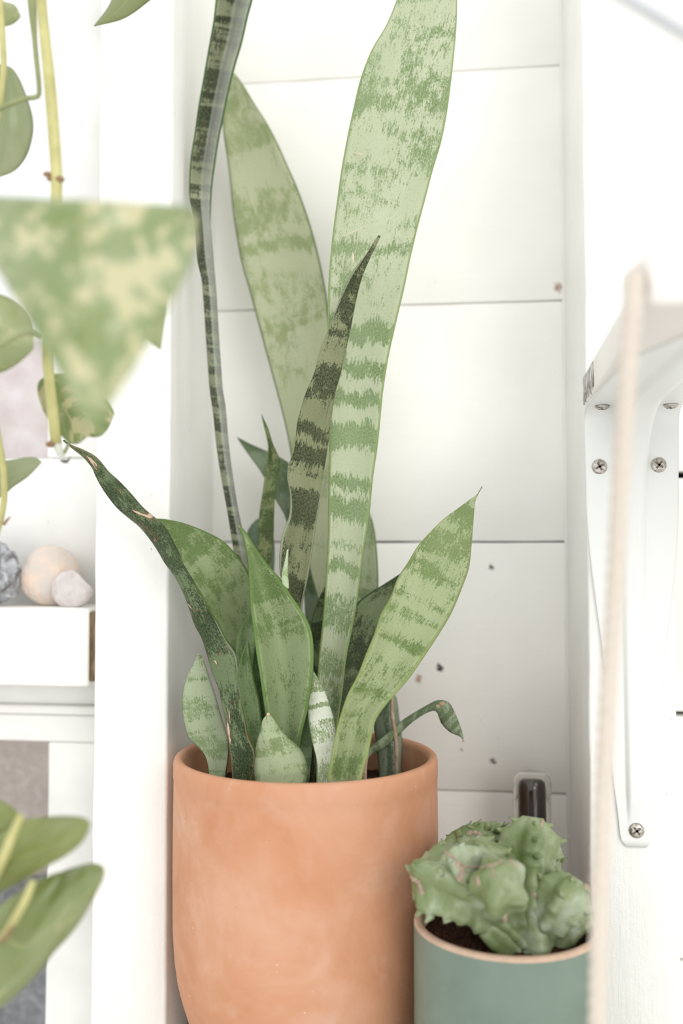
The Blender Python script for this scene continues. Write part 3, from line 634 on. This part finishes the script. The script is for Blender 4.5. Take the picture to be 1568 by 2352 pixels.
def branch(path, radii, ribs=4, amp=.3, twist=0.0, seed=0, teeth=.45, tooth=1.0, width=1.0, scabs=(), label=None, wide_dir=None, nodes=None):
    """fleshy ribbed stem; width stretches the section sideways for crested fans; each rib carries low teeth with a pair of thorns"""
    pts = smoothpath([P(x, y, Y) for x, y, Y in path], 44)
    n = len(pts); r = [interp([(i / (len(radii) - 1), q * sg) for i, q in enumerate(radii)], i / (n - 1)) for i in range(n)]
    for k in range(9): r[n - 1 - k] *= math.sqrt(max(.012, 1 - ((9 - k - .7) / 9) ** 2))
    L = sum((b - a).length for a, b in zip(pts, pts[1:])); nodes = nodes or max(2, int(L / .009))
    rnd = random.Random(seed * 10 + 1)
    def sh(i, ph):
        t = i / (n - 1); q = ph + twist * t + seed
        rid = abs(math.cos(q * ribs / 2)) ** 2.2
        nod = max(0, math.cos(2 * math.pi * t * nodes)) ** 2
        wd = 1 + (width - 1) * abs(math.sin(ph)) ** 1.5 * t
        return ((1 - amp * .6) + amp * rid * (1 + .28 * nod * tooth)) * wd * (1 + .05 * mnoise.noise(Vector((t * 4, math.sin(ph), seed + math.cos(ph)))))
    bm = bmesh.new(); seg = 56
    rings = tube_bm(bm, pts, r, seg, sh); tips = []
    for k in range(ribs):
        for m_ in range(nodes + 1):
            t = min(.96, m_ / nodes); i = int(t * (n - 1))
            if t < teeth: continue
            ph = (2 * math.pi * k / ribs - twist * t - seed) % (2 * math.pi); j = int(round(ph / (2 * math.pi) * seg)) % seg
            tips.append((rings[i][j].co.copy(), (rings[i][j].co - pts[i]).normalized(), t))
    o = finish('branch', bm, mc.m, cact)
    tb = bmesh.new(); tk = bmesh.new()
    for p, d, t in tips:
        d = (d + Vector((rnd.uniform(-.2, .2), 0, .35))).normalized(); l = .0019 * tooth * rnd.uniform(.8, 1.3)
        tube_bm(tb, [p - d * .0026, p - d * .0006, p + d * l * .5, p + d * l], [.0024, .0018, .0009, .0003], 10)
        for s_ in (-1, 1):
            e = (d + Vector((s_ * .5, 0, .2))).normalized(); q = p + d * l * .85
            tube_bm(tk, [q, q + e * .0005, q + e * .0010], [.00038, .00026, .00008], 5)
    if tips:
        b1 = finish('tubercles', tb, mc.m, o); b1['kind'] = 'stuff'; b2 = finish('thorns', tk, mthorn, o); b2['kind'] = 'stuff'
    if label: o['label'] = label
    return o
def scab(pts, Y, w, parent):
    "thin corky crust along a ridge: it lies on the skin where the ray meets it"
    dg = bpy.context.evaluated_depsgraph_get(); dg.update()
    poly = smoothpath([(x, y, 0) for x, y in pts], max(4, int(sum(math.hypot(b[0]-a[0], b[1]-a[1]) for a, b in zip(pts, pts[1:])) / 3)))
    bm = bmesh.new(); rnd = random.Random(int(pts[0][0])); w *= 1.1
    vs = None
    for q in poly:
        o3 = cam.location.copy(); d = (P(q.x, q.y, 1.0) - o3).normalized()
        hit, loc, nrm, _, _, _ = S.ray_cast(dg, o3 + d * .46, d)
        if not hit or (loc - P(q.x, q.y, Y)).length > .03: continue
        sv = bmesh.ops.create_icosphere(bm, subdivisions=2, radius=1)['verts']; s0 = w * sg * rnd.uniform(.7, 1.35)
        for v in sv:
            n_ = v.co.copy(); v.co = n_ * s0 * (1 + .6 * mnoise.noise(n_ * 2.2 + Vector((q.x, q.y, 0)))) + loc - nrm * s0 * .45
    if len(bm.verts): finish('corky_scab', bm, mscab, parent)
# back lobes first, front ones last
b_back = branch([(1160, 2120, .56), (1115, 2020, .572), (1075, 1950, .578), (1050, 1905, .58)], [40, 44, 54, 56, 40], 5, .5, .25, .95, .5, 2.2, 1.3, label='upper left back lobe crowned with teeth')
b_back2 = branch([(1175, 2120, .56), (1145, 2010, .572), (1125, 1940, .578), (1118, 1888, .58)], [36, 40, 46, 46, 32], 5, .5, .3, 2.1, .5, 2.2, 1.2)
b_top = branch([(1212, 2190, .548), (1212, 2120, .548), (1209, 2040, .551), (1212, 1970, .557), (1219, 1910, .56), (1222, 1876, .562)], [80, 64, 42, 44, 56, 60, 44], 4, .36, .3, 1.15, .7, 1.4, 1.0, label='tall central branch with a pale domed top')
b_beh = branch([(1225, 2080, .572), (1250, 2000, .58), (1262, 1950, .585), (1266, 1925, .588)], [32, 32, 34, 30, 18], 4, .4, .2, .5, .6, 1.2)
b_left = branch([(1185, 2170, .54), (1120, 2105, .53), (1060, 2050, .526), (1000, 2018, .53), (955, 2008, .538)], [28, 30, 36, 50, 60, 48], 4, .44, .3, 2.4, .55, 1.5, 1.1, label='lower left branch reaching over the rim')
b_mid = branch([(1165, 2080, .55), (1130, 2020, .545), (1105, 1960, .542), (1095, 1925, .542)], [30, 34, 42, 46, 32], 4, .42, .4, 2.9, .6, 1.4)
b_cr = branch([(1150, 2100, .545), (1105, 2045, .532), (1060, 1990, .522), (1028, 1955, .52)], [26, 32, 42, 46, 34], 4, .42, .3, 1.3, .7, .9, 1.1, label='front left crest edged with a tan corky ridge')
b_knob = branch([(1190, 2140, .545), (1165, 2075, .53), (1148, 2035, .508), (1138, 2005, .492)], [26, 30, 46, 56, 46], 5, .26, .2, .35, 2, label='front rounded lobe crossed by tan corky lines')
b_right = branch([(1222, 2180, .545), (1262, 2110, .54), (1296, 2060, .54), (1322, 2016, .542)], [30, 30, 42, 54, 44], 5, .34, .3, .2, .62, 1.2, label='right branch ending in a ribbed knob')
b_low = branch([(1240, 2190, .55), (1295, 2145, .55), (1335, 2112, .552), (1358, 2095, .555)], [32, 32, 30, 26, 16], 4, .3, .3, .7, .6, .9)
b_root = branch([(1172, 2190, .535), (1135, 2150, .53), (1100, 2112, .53)], [24, 26, 26, 20], 4, .26, .2, .5, 2)
scab([(1000, 1940), (1030, 1962), (1058, 1985), (1075, 1992), (1125, 1988), (1165, 1972)], .5, 3.2, b_cr)
scab([(1052, 1985), (1062, 2000), (1054, 2020)], .5, 6, b_cr)
scab([(1130, 1988), (1134, 2014)], .49, 2.5, b_knob)
scab([(1158, 1958), (1172, 1975), (1188, 1992)], .49, 3.2, b_knob)
scab([(1097, 2018), (1098, 2030)], .49, 4.5, b_knob)
scab([(945, 2015), (960, 2025), (968, 2048)], .52, 7, b_left)
scab([(1225, 1870), (1245, 1874), (1244, 1896)], .55, 3.5, b_top)
scab([(1229, 2052), (1229, 2060)], .55, 4.5, b_top)
scab([(1158, 2106), (1160, 2116)], .53, 5.5, b_top)
scab([(1342, 2012), (1345, 2036)], .53, 7, b_right)
scab([(1075, 1915), (1088, 1912), (1100, 1916)], .55, 5, b_mid)

# ------------------------------------------------------------------ dark bottle with clear cap behind the cactus
cb = P(1222, 1900, .69); cb.y = .69; rb = 42 * .69 / F; zt = P(1222, 1786, .69 - rb).z
bot = empty('bottle', (cb.x, cb.y, ZB), 'slim dark bottle under a clear domed cap standing behind the cactus', 'bottle')
mcl = M('clear_plastic', .06, .5); mcl.b.inputs['Base Color'].default_value = (.98, .97, .96, 1); mcl.b.inputs['Transmission Weight'].default_value = 1; mcl.b.inputs['IOR'].default_value = 1.25
c0 = Vector((cb.x, cb.y, 0))
finish('clear_cap', lathe_bm([(rb, zt - .075), (rb, zt - .006), (rb - .0012, zt - .0022), (rb - .004, zt), (0, zt), (0, zt - .0012), (rb - .0045, zt - .0012), (rb - .0022, zt - .003), (rb - .0014, zt - .007), (rb - .0014, zt - .075), (rb, zt - .075)], 64, c=c0), mcl.m, bot)
ri = rb * .73
mdk = plain('dark_glossy_plastic', (58, 50, 48), .15, .6, 0, 14, 60)
finish('nozzle', lathe_bm([(0, zt - .003), (ri - .003, zt - .0042), (ri - .0008, zt - .006), (ri, zt - .010), (ri, zt - .074), (0, zt - .074)], 64, c=c0), mdk, bot)
finish('body', lathe_bm([(0, zt - .0755), (rb - .002, zt - .0755), (rb, zt - .078), (rb, ZB + .002), (rb - .002, ZB + .0002), (0, ZB + .0002)], 64, c=c0), mdk, bot)

# ------------------------------------------------------------------ wall shelf, bracket, rope on the right
Yb = .366
zb0 = P(1500, 700, Yb).z; zt0 = P(1500, 572, Yb).z
xs = (P(1500, 640, Yb).x + P(1340, 890, YF).x) / 2
shelf = empty('wall_shelf', (xs + .2, YF, zb0), 'thick white shelf board with a rough left end, held up by the bracket', 'shelf')
bm = box_bm(P(1340, 890, YF).x, .95, Yb, YF - .0005, zb0, zt0, .0022, 3)
# the board's left end is cut slightly out of square
xb = P(1340, 890, YF).x; xf_ = P(1497, 640, Yb).x
for v in bm.verts:
    if v.co.x < xb + .02: v.co.x += (xf_ - xb) * (YF - v.co.y) / (YF - Yb)
bmesh.ops.subdivide_edges(bm, edges=[e for e in bm.edges if e.calc_length() > .1 and min(v.co.x for v in e.verts) < .2 and max(v.co.x for v in e.verts) < .2], cuts=60)
for v in bm.verts:
    if v.co.x < .2:
        v.co.x -= .0065 * math.exp(-((v.co.y - .395) / .022) ** 2)
        k = max(0, min(1, (v.co.y - .5) / .1)); v.co.x -= .0
msh = white_paint('white_painted_shelf', (240, 236, 232), (8, 120, 330), .55, .5)
finish('board', bm, msh, shelf)
# rough crumbs of paint on the end near the wall
rnd = random.Random(6); bm = bmesh.new()
for k in range(60):
    y = YF - .002 - abs(rnd.gauss(0, .03)); x_ = xb + (xf_ - xb) * (YF - y) / (YF - Yb)
    q = bmesh.ops.create_icosphere(bm, subdivisions=1, radius=rnd.uniform(.0003, .0007))['verts']
    for v in q: v.co += Vector((x_ - .0003, y, rnd.uniform(zb0 + .001, zt0 - .001)))
o = finish('paint_crumbs', bm, msh, shelf); o['kind'] = 'stuff'

mmet = M('white_enamel_steel', .32, .5); mmet.color(lin((231, 233, 231))); mmet.bump(mmet.noise(mmet.obj(), 300, 2), .0003, .3)
br = empty('shelf_bracket', (P(1444, 1265, YF).x, YF, P(1460, 1945, YF).z), 'white pressed steel shelf bracket screwed to the right post', 'bracket')
xc = P(1452, 1300, YF).x
zbot = P(1460, 1944, YF).z; zbend = zb0
def hw(s):   # half width along the leg (s metres from the lower end)
    H = zbend - zbot; k = s / H
    return interp([(0, .0098), (.22, .0150), (.8, .0285), (1.0, .0292), (1.5, .0292), (2.2, .012)], k) if k > .03 else .0098 * (.62 + .38 * math.sqrt(max(0, 1 - ((.03 - k) / .03) ** 2)))
H = zbend - zbot; rbend = .012; arm = .215
NS = 110; tot = H + arm; bm = bmesh.new(); NUc = 36; grid = []
for i in range(NS + 1):
    s = tot * i / NS
    # centre line: up the post, round the bend, out under the shelf
    if s < H - rbend: p = Vector((0, 0, zbot + s)); nrm = Vector((0, -1, 0))
    elif s < H - rbend + rbend * math.pi / 2:
        a = (s - (H - rbend)) / rbend; p = Vector((0, -rbend * (1 - math.cos(a)), zbend - rbend + rbend * math.sin(a))); nrm = Vector((0, -math.cos(a), -math.sin(a)))
    else: q = s - (H - rbend + rbend * math.pi / 2); p = Vector((0, -rbend - q, zbend)); nrm = Vector((0, 0, -1))
    w_ = hw(s) if s < H * 1.5 else interp([(0, .0292), (1, .012)], (s - H * 1.5) / (tot - H * 1.5 + .001))
    Rc = .062; rib0 = .0036
    if s < H - Rc: pc = Vector((0, -rib0, zbot + s))
    elif s < H + Rc:
        a = (s - (H - Rc)) / (2 * Rc) * math.pi / 2; R2 = Rc - rib0; pc = Vector((0, -rib0 - R2 * (1 - math.cos(a)), zbend - rib0 - R2 + R2 * math.sin(a) ))
    else: pc = Vector((0, -(s - H) , zbend - rib0))
    ff = 1.0
    if s < .032: ff = max(0, min(1, (s - .014) / .018))
    if s > tot - .03: ff = max(0, min(1, (tot - s - .008) / .022))
    rw = min(w_ * .60, .0056 + .055 * max(0, s) * .20 + (.004 * math.exp(-((s - H) / .06) ** 2)))
    row = []
    for j in range(NUc + 1):
        u = -1 + 2 * j / NUc; x_ = u * w_
        a = abs(x_); e = rw; f_ = 1 if a < e * .55 else (0 if a > e else .5 + .5 * math.cos(math.pi * (a - e * .55) / (e * .45)))
        row.append(bm.verts.new(Vector((xc + x_, YF - .0008, 0)) + (p + nrm * .0006).lerp(pc, f_ * ff)))
    grid.append(row)
for A_, B_ in zip(grid, grid[1:]):
    for j in range(NUc): bm.faces.new((A_[j], A_[j+1], B_[j+1], B_[j]))
o = finish('plate', bm, mmet.m, br); s_ = o.modifiers.new('thickness', 'SOLIDIFY'); s_.thickness = .0014; s_.offset = 0
msc = M('screw_steel', .3, .5); msc.b.inputs['Metallic'].default_value = .85; msc.color(msc.ramp(msc.noise(msc.obj(), 700, 3), [(.35, lin((168, 160, 150))), (.6, lin((214, 210, 204)))]))
def screw(c, nrm, r=.0046, rot=.4, parent=br, mat=None):
    "pan head screw with cross recess"
    up = Vector((0, 0, 1)) if abs(nrm.z) < .5 else Vector((0, 1, 0)); a = up.cross(nrm).normalized(); b = nrm.cross(a)
    m4 = Matrix((a, b, nrm)).transposed().to_4x4()
    bm = lathe_bm([(r, 0), (r * .97, r * .16), (r * .8, r * .32), (r * .55, r * .42), (0, r * .46)], 32)
    bmesh.ops.transform(bm, matrix=Matrix.Translation(c) @ m4, verts=bm.verts)
    o = finish('screw', bm, mat or msc.m, parent)
    bm = bmesh.new()
    for k in (0, 1):
        q = bmesh.ops.create_cube(bm, size=1)['verts']
        for v in q: v.co = Matrix.Rotation(rot + k * math.pi / 2, 3, 'Z') @ Vector((v.co.x * r * 1.15, v.co.y * r * .26, v.co.z * r * .16 + r * .385))
    bmesh.ops.transform(bm, matrix=Matrix.Translation(c) @ m4, verts=bm.verts)
    finish('cross_recess', bm, plain('recess_dark', (112, 102, 94), .5), o, False)
nf = Vector((0, -1, 0))
for (x_, y_, rot) in ((1376, 1072, .5), (1512, 1068, .9), (1461, 1907, .65)): screw(P(x_, y_, YF - .0018), nf, .0049, rot)
nd = Vector((0, 0, -1))
for (x_, yy) in ((1383, .610), (1540, .610), (1556, .50)):
    p = Vector((P(x_, 930, yy).x, yy, zb0 - .0016))
    if yy < .6: p.x = xc + .018
    screw(p, nd, .0046, .3)

# rope
mr = M('cotton_rope', .9, .2); q = mr.noise(mr.mapping(mr.obj(), (600, 600, 200)), 1, 3); mr.color(mr.ramp(q, [(.3, lin((220, 209, 196))), (.7, lin((231, 222, 210)))])); mr.bump(q, .001)
rope = empty('rope', P(1372, 2352, .39), 'off-white twisted cotton rope hanging down from the shelf corner', 'rope')
path = smoothpath([P(1466, 632, .387), P(1459, 648, .366), P(1454, 700, .3605), P(1441, 850, .362), P(1426, 1100, .37), P(1409, 1400, .38), P(1391, 1700, .385), P(1377, 2060, .39), P(1371, 2352, .39), P(1362, 2650, .39)], 240)
Lr = sum((b - a).length for a, b in zip(path, path[1:]))
rr = .0015
for k in range(3):
    bm = bmesh.new(); pts = []
    for i, p in enumerate(path):
        t = (path[min(i+1, 239)] - path[max(i-1, 0)]).normalized(); a = Vector((0, -1, 0)) - t * (-t.y); a.normalize(); b = t.cross(a)
        ph = 2 * math.pi * (k / 3 + i / 239 * Lr / .018); pts.append(p + (a * math.cos(ph) + b * math.sin(ph)) * rr)
    tube_bm(bm, pts, .0022, 8); finish('strand', bm, mr.m, rope)

# slanting rod, upper right
bm = bmesh.new(); a, b = P(1330, -70, .30), P(1660, 128, .30)
d = b - a; tube_bm(bm, [a - d * .1, a, b, b + d * 2.5], .0026, 20)
tag(finish('rod', bm, plain('white_rod', (212, 216, 219), .5), loc=P(1500, 40, .3)), 'slanting pale grey-white rod blurred in the upper right corner', 'rod')

# ------------------------------------------------------------------ pothos in front, left
g_ = 'hanging pothos vines'
mp1 = pothos_mat('pothos_near', (140, 160, 92), (164, 180, 128), (230, 224, 180), .85, 1, .3, .3, 1.0)
mp2 = pothos_mat('pothos_pale', (170, 182, 128), (186, 196, 146), (214, 214, 168), .5, 2, .35, .4)
mp3 = pothos_mat('pothos_green', (136, 148, 78), (154, 164, 100), (190, 192, 130), .25, 3, .3, .3)
mp4 = pothos_mat('pothos_grey', (176, 188, 146), (190, 198, 160), (214, 214, 178), .3, 4, .35, .4)
mp5 = pothos_mat('pothos_varieg', (140, 160, 98), (168, 184, 124), (224, 218, 176), .9, 5, .35, .4)
mst = plain('pothos_stem', (204, 200, 138), .4, .4, 0, 22, 80)
mst2 = plain('pothos_stem_grey', (160, 168, 122), .45, .4, 0, 20, 80)
mnd = plain('stem_node', (158, 128, 98), .7, .3, 0, 18, 300)
def stem(path, radii, mat, parent, name='stem'):
    pts = smoothpath([P(*q) for q in path], 60); bm = bmesh.new()
    tube_bm(bm, pts, [interp(radii, i / 59) for i in range(60)], 14); return finish(name, bm, mat, parent)
vine = empty('pothos_vine', P(95, -60, .45), 'pothos vine with thick yellow-green stem and a big blurred variegated leaf', 'vine', None)
stem([(84, -260, .46), (95, 0, .455), (113, 180, .45), (125, 330, .45), (130, 440, .45), (118, 620, .455), (108, 800, .465), (118, 920, .47), (129, 1018, .475)], [.0026, .0026, .0030, .0028, .0026, .0029], mst, vine)
stem([(60, -260, .47), (73, 0, .468), (82, 120, .465), (90, 205, .462), (86, 222, .46), (60, 226, .458), (20, 240, .455), (-30, 262, .45)], [.0028, .0026, .0024, .0014, .0013, .0013], mst2, vine, 'petiole')
for x_, y_, r_ in ((108, 400, .0014), (118, 410, .0016), (136, 412, .0018), (117, 1020, .0018)):
    bm = bmesh.new(); bmesh.ops.create_icosphere(bm, subdivisions=2, radius=r_); c = P(x_, y_, .4485 if y_ < 600 else .473)
    for v in bm.verts: v.co = Vector((v.co.x * 1.6, v.co.y, v.co.z)) + c
    finish('node', bm, mnd, vine)
mtip = plain('clear_tip', (222, 226, 214), .2, .6, 0, 14, 200)
stem([(129, 1016, .475), (136, 1035, .475), (144, 1056, .476)], [.0026, .0020, .0012], mtip, vine, 'root_tip')
stem([(140, 1058, .476), (152, 1060, .475), (162, 1050, .474)], [.0007, .0010, .0002], plain('withered_tip', (110, 104, 100), .7), vine, 'withered_tip')
stem([(158, 1018, .478), (152, 1032, .478), (146, 1042, .477)], [.0008, .0009, .0009], mst2, vine, 'petiole')
blade('leaf', [(212, 472), (150, 464), (60, 456), (-60, 458), (-70, 520), (-20, 600), (40, 700), (100, 800), (160, 905), (206, 985)],
      [(214, 472), (270, 478), (345, 479), (420, 474), (452, 500), (450, 560), (432, 625), (392, 700), (330, 812), (268, 910), (206, 985)],
      [.325, .305, .285, .27], mp1, vine, curv=[.35, .22, .1], tilt=.15, nv=60, nu=24, thick=.0008, label='big variegated green and cream leaf close to the viewer')
stem([(214, 474, .323), (180, 470, .35), (150, 520, .42), (128, 560, .45)], [.001, .0012, .0014], mst, vine, 'petiole')
blade('leaf', [(300, 590), (290, 680), (315, 755), (345, 785), (369, 804)], [(302, 590), (350, 620), (383, 690), (377, 745), (369, 804)], [.47, .46, .455], mp2, vine, curv=.2, nv=36, thick=.0008, seed=2)
stem([(300, 592, .47), (220, 560, .465), (128, 560, .452)], [.001, .0011, .0013], mst, vine, 'petiole')
blade('leaf', [(160, 1019), (132, 988), (104, 950), (88, 905), (90, 876), (120, 860), (180, 868), (235, 905), (263, 949)], [(160, 1019), (180, 1018), (200, 1003), (228, 1002), (245, 988), (256, 968), (263, 949)], [.478, .484, .49], mp5, vine, curv=-.2, nv=44, thick=.0008, label='small variegated leaf with a brown scorched edge')
bm = bmesh.new(); bmesh.ops.create_icosphere(bm, subdivisions=3, radius=1); c = P(216, 999, .4845)
for v in bm.verts: n_ = v.co.copy(); v.co = Vector((n_.x * .0030, n_.y * .0006, n_.z * .0011 * (1 + .5 * mnoise.noise(n_ * 2)))) + c
finish('scorched_edge', bm, plain('scorched', (92, 66, 48), .8), vine)
vine2 = empty('pothos_vine', P(0, -60, .46), 'slim pothos vine along the left edge beside the window, with pale rounded leaves', 'vine')
stem([(-10, -260, .46), (0, 0, .46), (6, 90, .46), (8, 160, .462), (-4, 260, .465), (-30, 420, .47), (-30, 640, .475), (-25, 860, .48), (-6, 1000, .48), (8, 1080, .48), (8, 1160, .48), (-14, 1250, .48)], [.0016, .0017, .0016, .0017, .0018, .0019, .0016], mst, vine2)
stem([(8, 1205, .478), (16, 1195, .478), (25, 1186, .478)], [.0009, .0007, .0002], mnd, vine2, 'node')
blade('leaf', [(0, 148), (-50, 190), (-78, 290), (-50, 380), (-8, 408)], [(2, 148), (30, 160), (58, 215), (76, 285), (64, 350), (35, 390), (-8, 408)], [.47, .475, .48], mp4, vine2, curv=.25, nv=40, thick=.0008, label='pale leaf hanging at the upper left edge')
blade('leaf', [(-50, 8), (-20, 4), (12, 6), (35, 14), (48, 38)], [(-50, 10), (-20, 50), (5, 60), (30, 55), (48, 38)], [.47, .47], mp2, vine2, curv=.2, nv=30, thick=.0008)
blade('leaf', [(-70, 700), (-30, 672), (10, 680), (45, 705), (68, 740), (78, 800)], [(-70, 702), (-50, 830), (-10, 856), (30, 842), (60, 818), (78, 800)], [.44, .445], mp2, vine2, curv=.2, nv=36, thick=.0008)
stem([(-60, 820, .43), (0, 790, .43), (60, 762, .43), (90, 775, .44)], [.0018, .0018, .0016, .0012], mst2, vine2, 'petiole')
blade('leaf', [(-60, 1080), (-20, 1062), (20, 1058), (60, 1051), (84, 1052), (96, 1062)], [(-60, 1082), (-40, 1140), (0, 1142), (30, 1118), (62, 1096), (96, 1062)], [.485, .49], mp4, vine2, curv=.15, nv=34, thick=.0008, label='small grey-green leaf above the geode')
vine3 = empty('pothos_vine', P(262, -80, .5), 'pothos tendril whose single leaf tip dips in at the top, above the left post', 'vine')
stem([(330, -330, .5), (345, -200, .5), (352, -100, .5)], [.0012, .001], mst, vine3)
blade('leaf', [(352, -100), (300, -90), (270, -40), (255, 5), (238, 32), (216, 60)], [(353, -100), (400, -80), (390, -40), (345, 0), (285, 42), (216, 60)], [.5, .505], mp3 if False else pothos_mat('pothos_tip', (146, 158, 104), (160, 170, 120), (206, 204, 150), .4, 8, .3, .3), vine3, curv=.2, nv=36, thick=.0008)
vine4 = empty('pothos_vine', P(-60, 2400, .41), 'pothos shoot at the bottom left with two overlapping olive green leaves', 'vine')
stem([(-90, 2352, .42), (-60, 2200, .42), (-50, 2050, .42), (-60, 1900, .42)], [.002, .002, .002], mst, vine4)
blade('leaf', [(52, 1885), (80, 1880), (120, 1876), (165, 1875), (198, 1880), (207, 1893)], [(50, 1886), (-60, 1960), (-80, 2060), (-10, 2052), (45, 2026), (99, 1993), (149, 1966), (185, 1937), (203, 1908), (207, 1893)], [.405, .40, .395], mp3, vine4, curv=.18, nv=50, nu=16, thick=.0008, label='upper olive green leaf with rounded tip')
stem([(50, 1872, .395), (34, 1905, .392), (16, 1950, .392), (-10, 2010, .398), (-50, 2080, .42)], [.0017, .0022, .0020, .0018], mst, vine4, 'petiole')
blade('leaf', [(75, 2030), (119, 2010), (179, 1990), (215, 1983), (236, 1990), (239, 2006)], [(73, 2031), (-40, 2120), (-110, 2280), (-60, 2350), (0, 2315), (54, 2268), (99, 2220), (120, 2190), (161, 2146), (191, 2104), (218, 2053), (235, 2020), (239, 2006)], [.40, .405, .41], pothos_mat('pothos_low', (140, 154, 92), (162, 174, 124), (196, 196, 144), .3, 11, .28, .3), vine4, curv=.15, nv=56, nu=18, thick=.0008, label='lower wide green leaf with greyish sheen')
stem([(76, 2022, .392), (62, 2060, .39), (40, 2100, .392), (12, 2145, .398), (-50, 2200, .42)], [.0015, .0018, .0016, .0014], mst, vine4, 'petiole')
stem([(30, 2130, .3905), (14, 2150, .392), (-10, 2170, .396)], [.0007, .0010, .0008], mnd, vine4, 'node')
blade('leaf', [(-60, 1840), (-20, 1836), (10, 1842), (35, 1860), (52, 1882)], [(-60, 1842), (-50, 1950), (0, 1945), (25, 1915), (52, 1882)], [.41, .408], mp3, vine4, curv=.2, nv=30, thick=.0008)
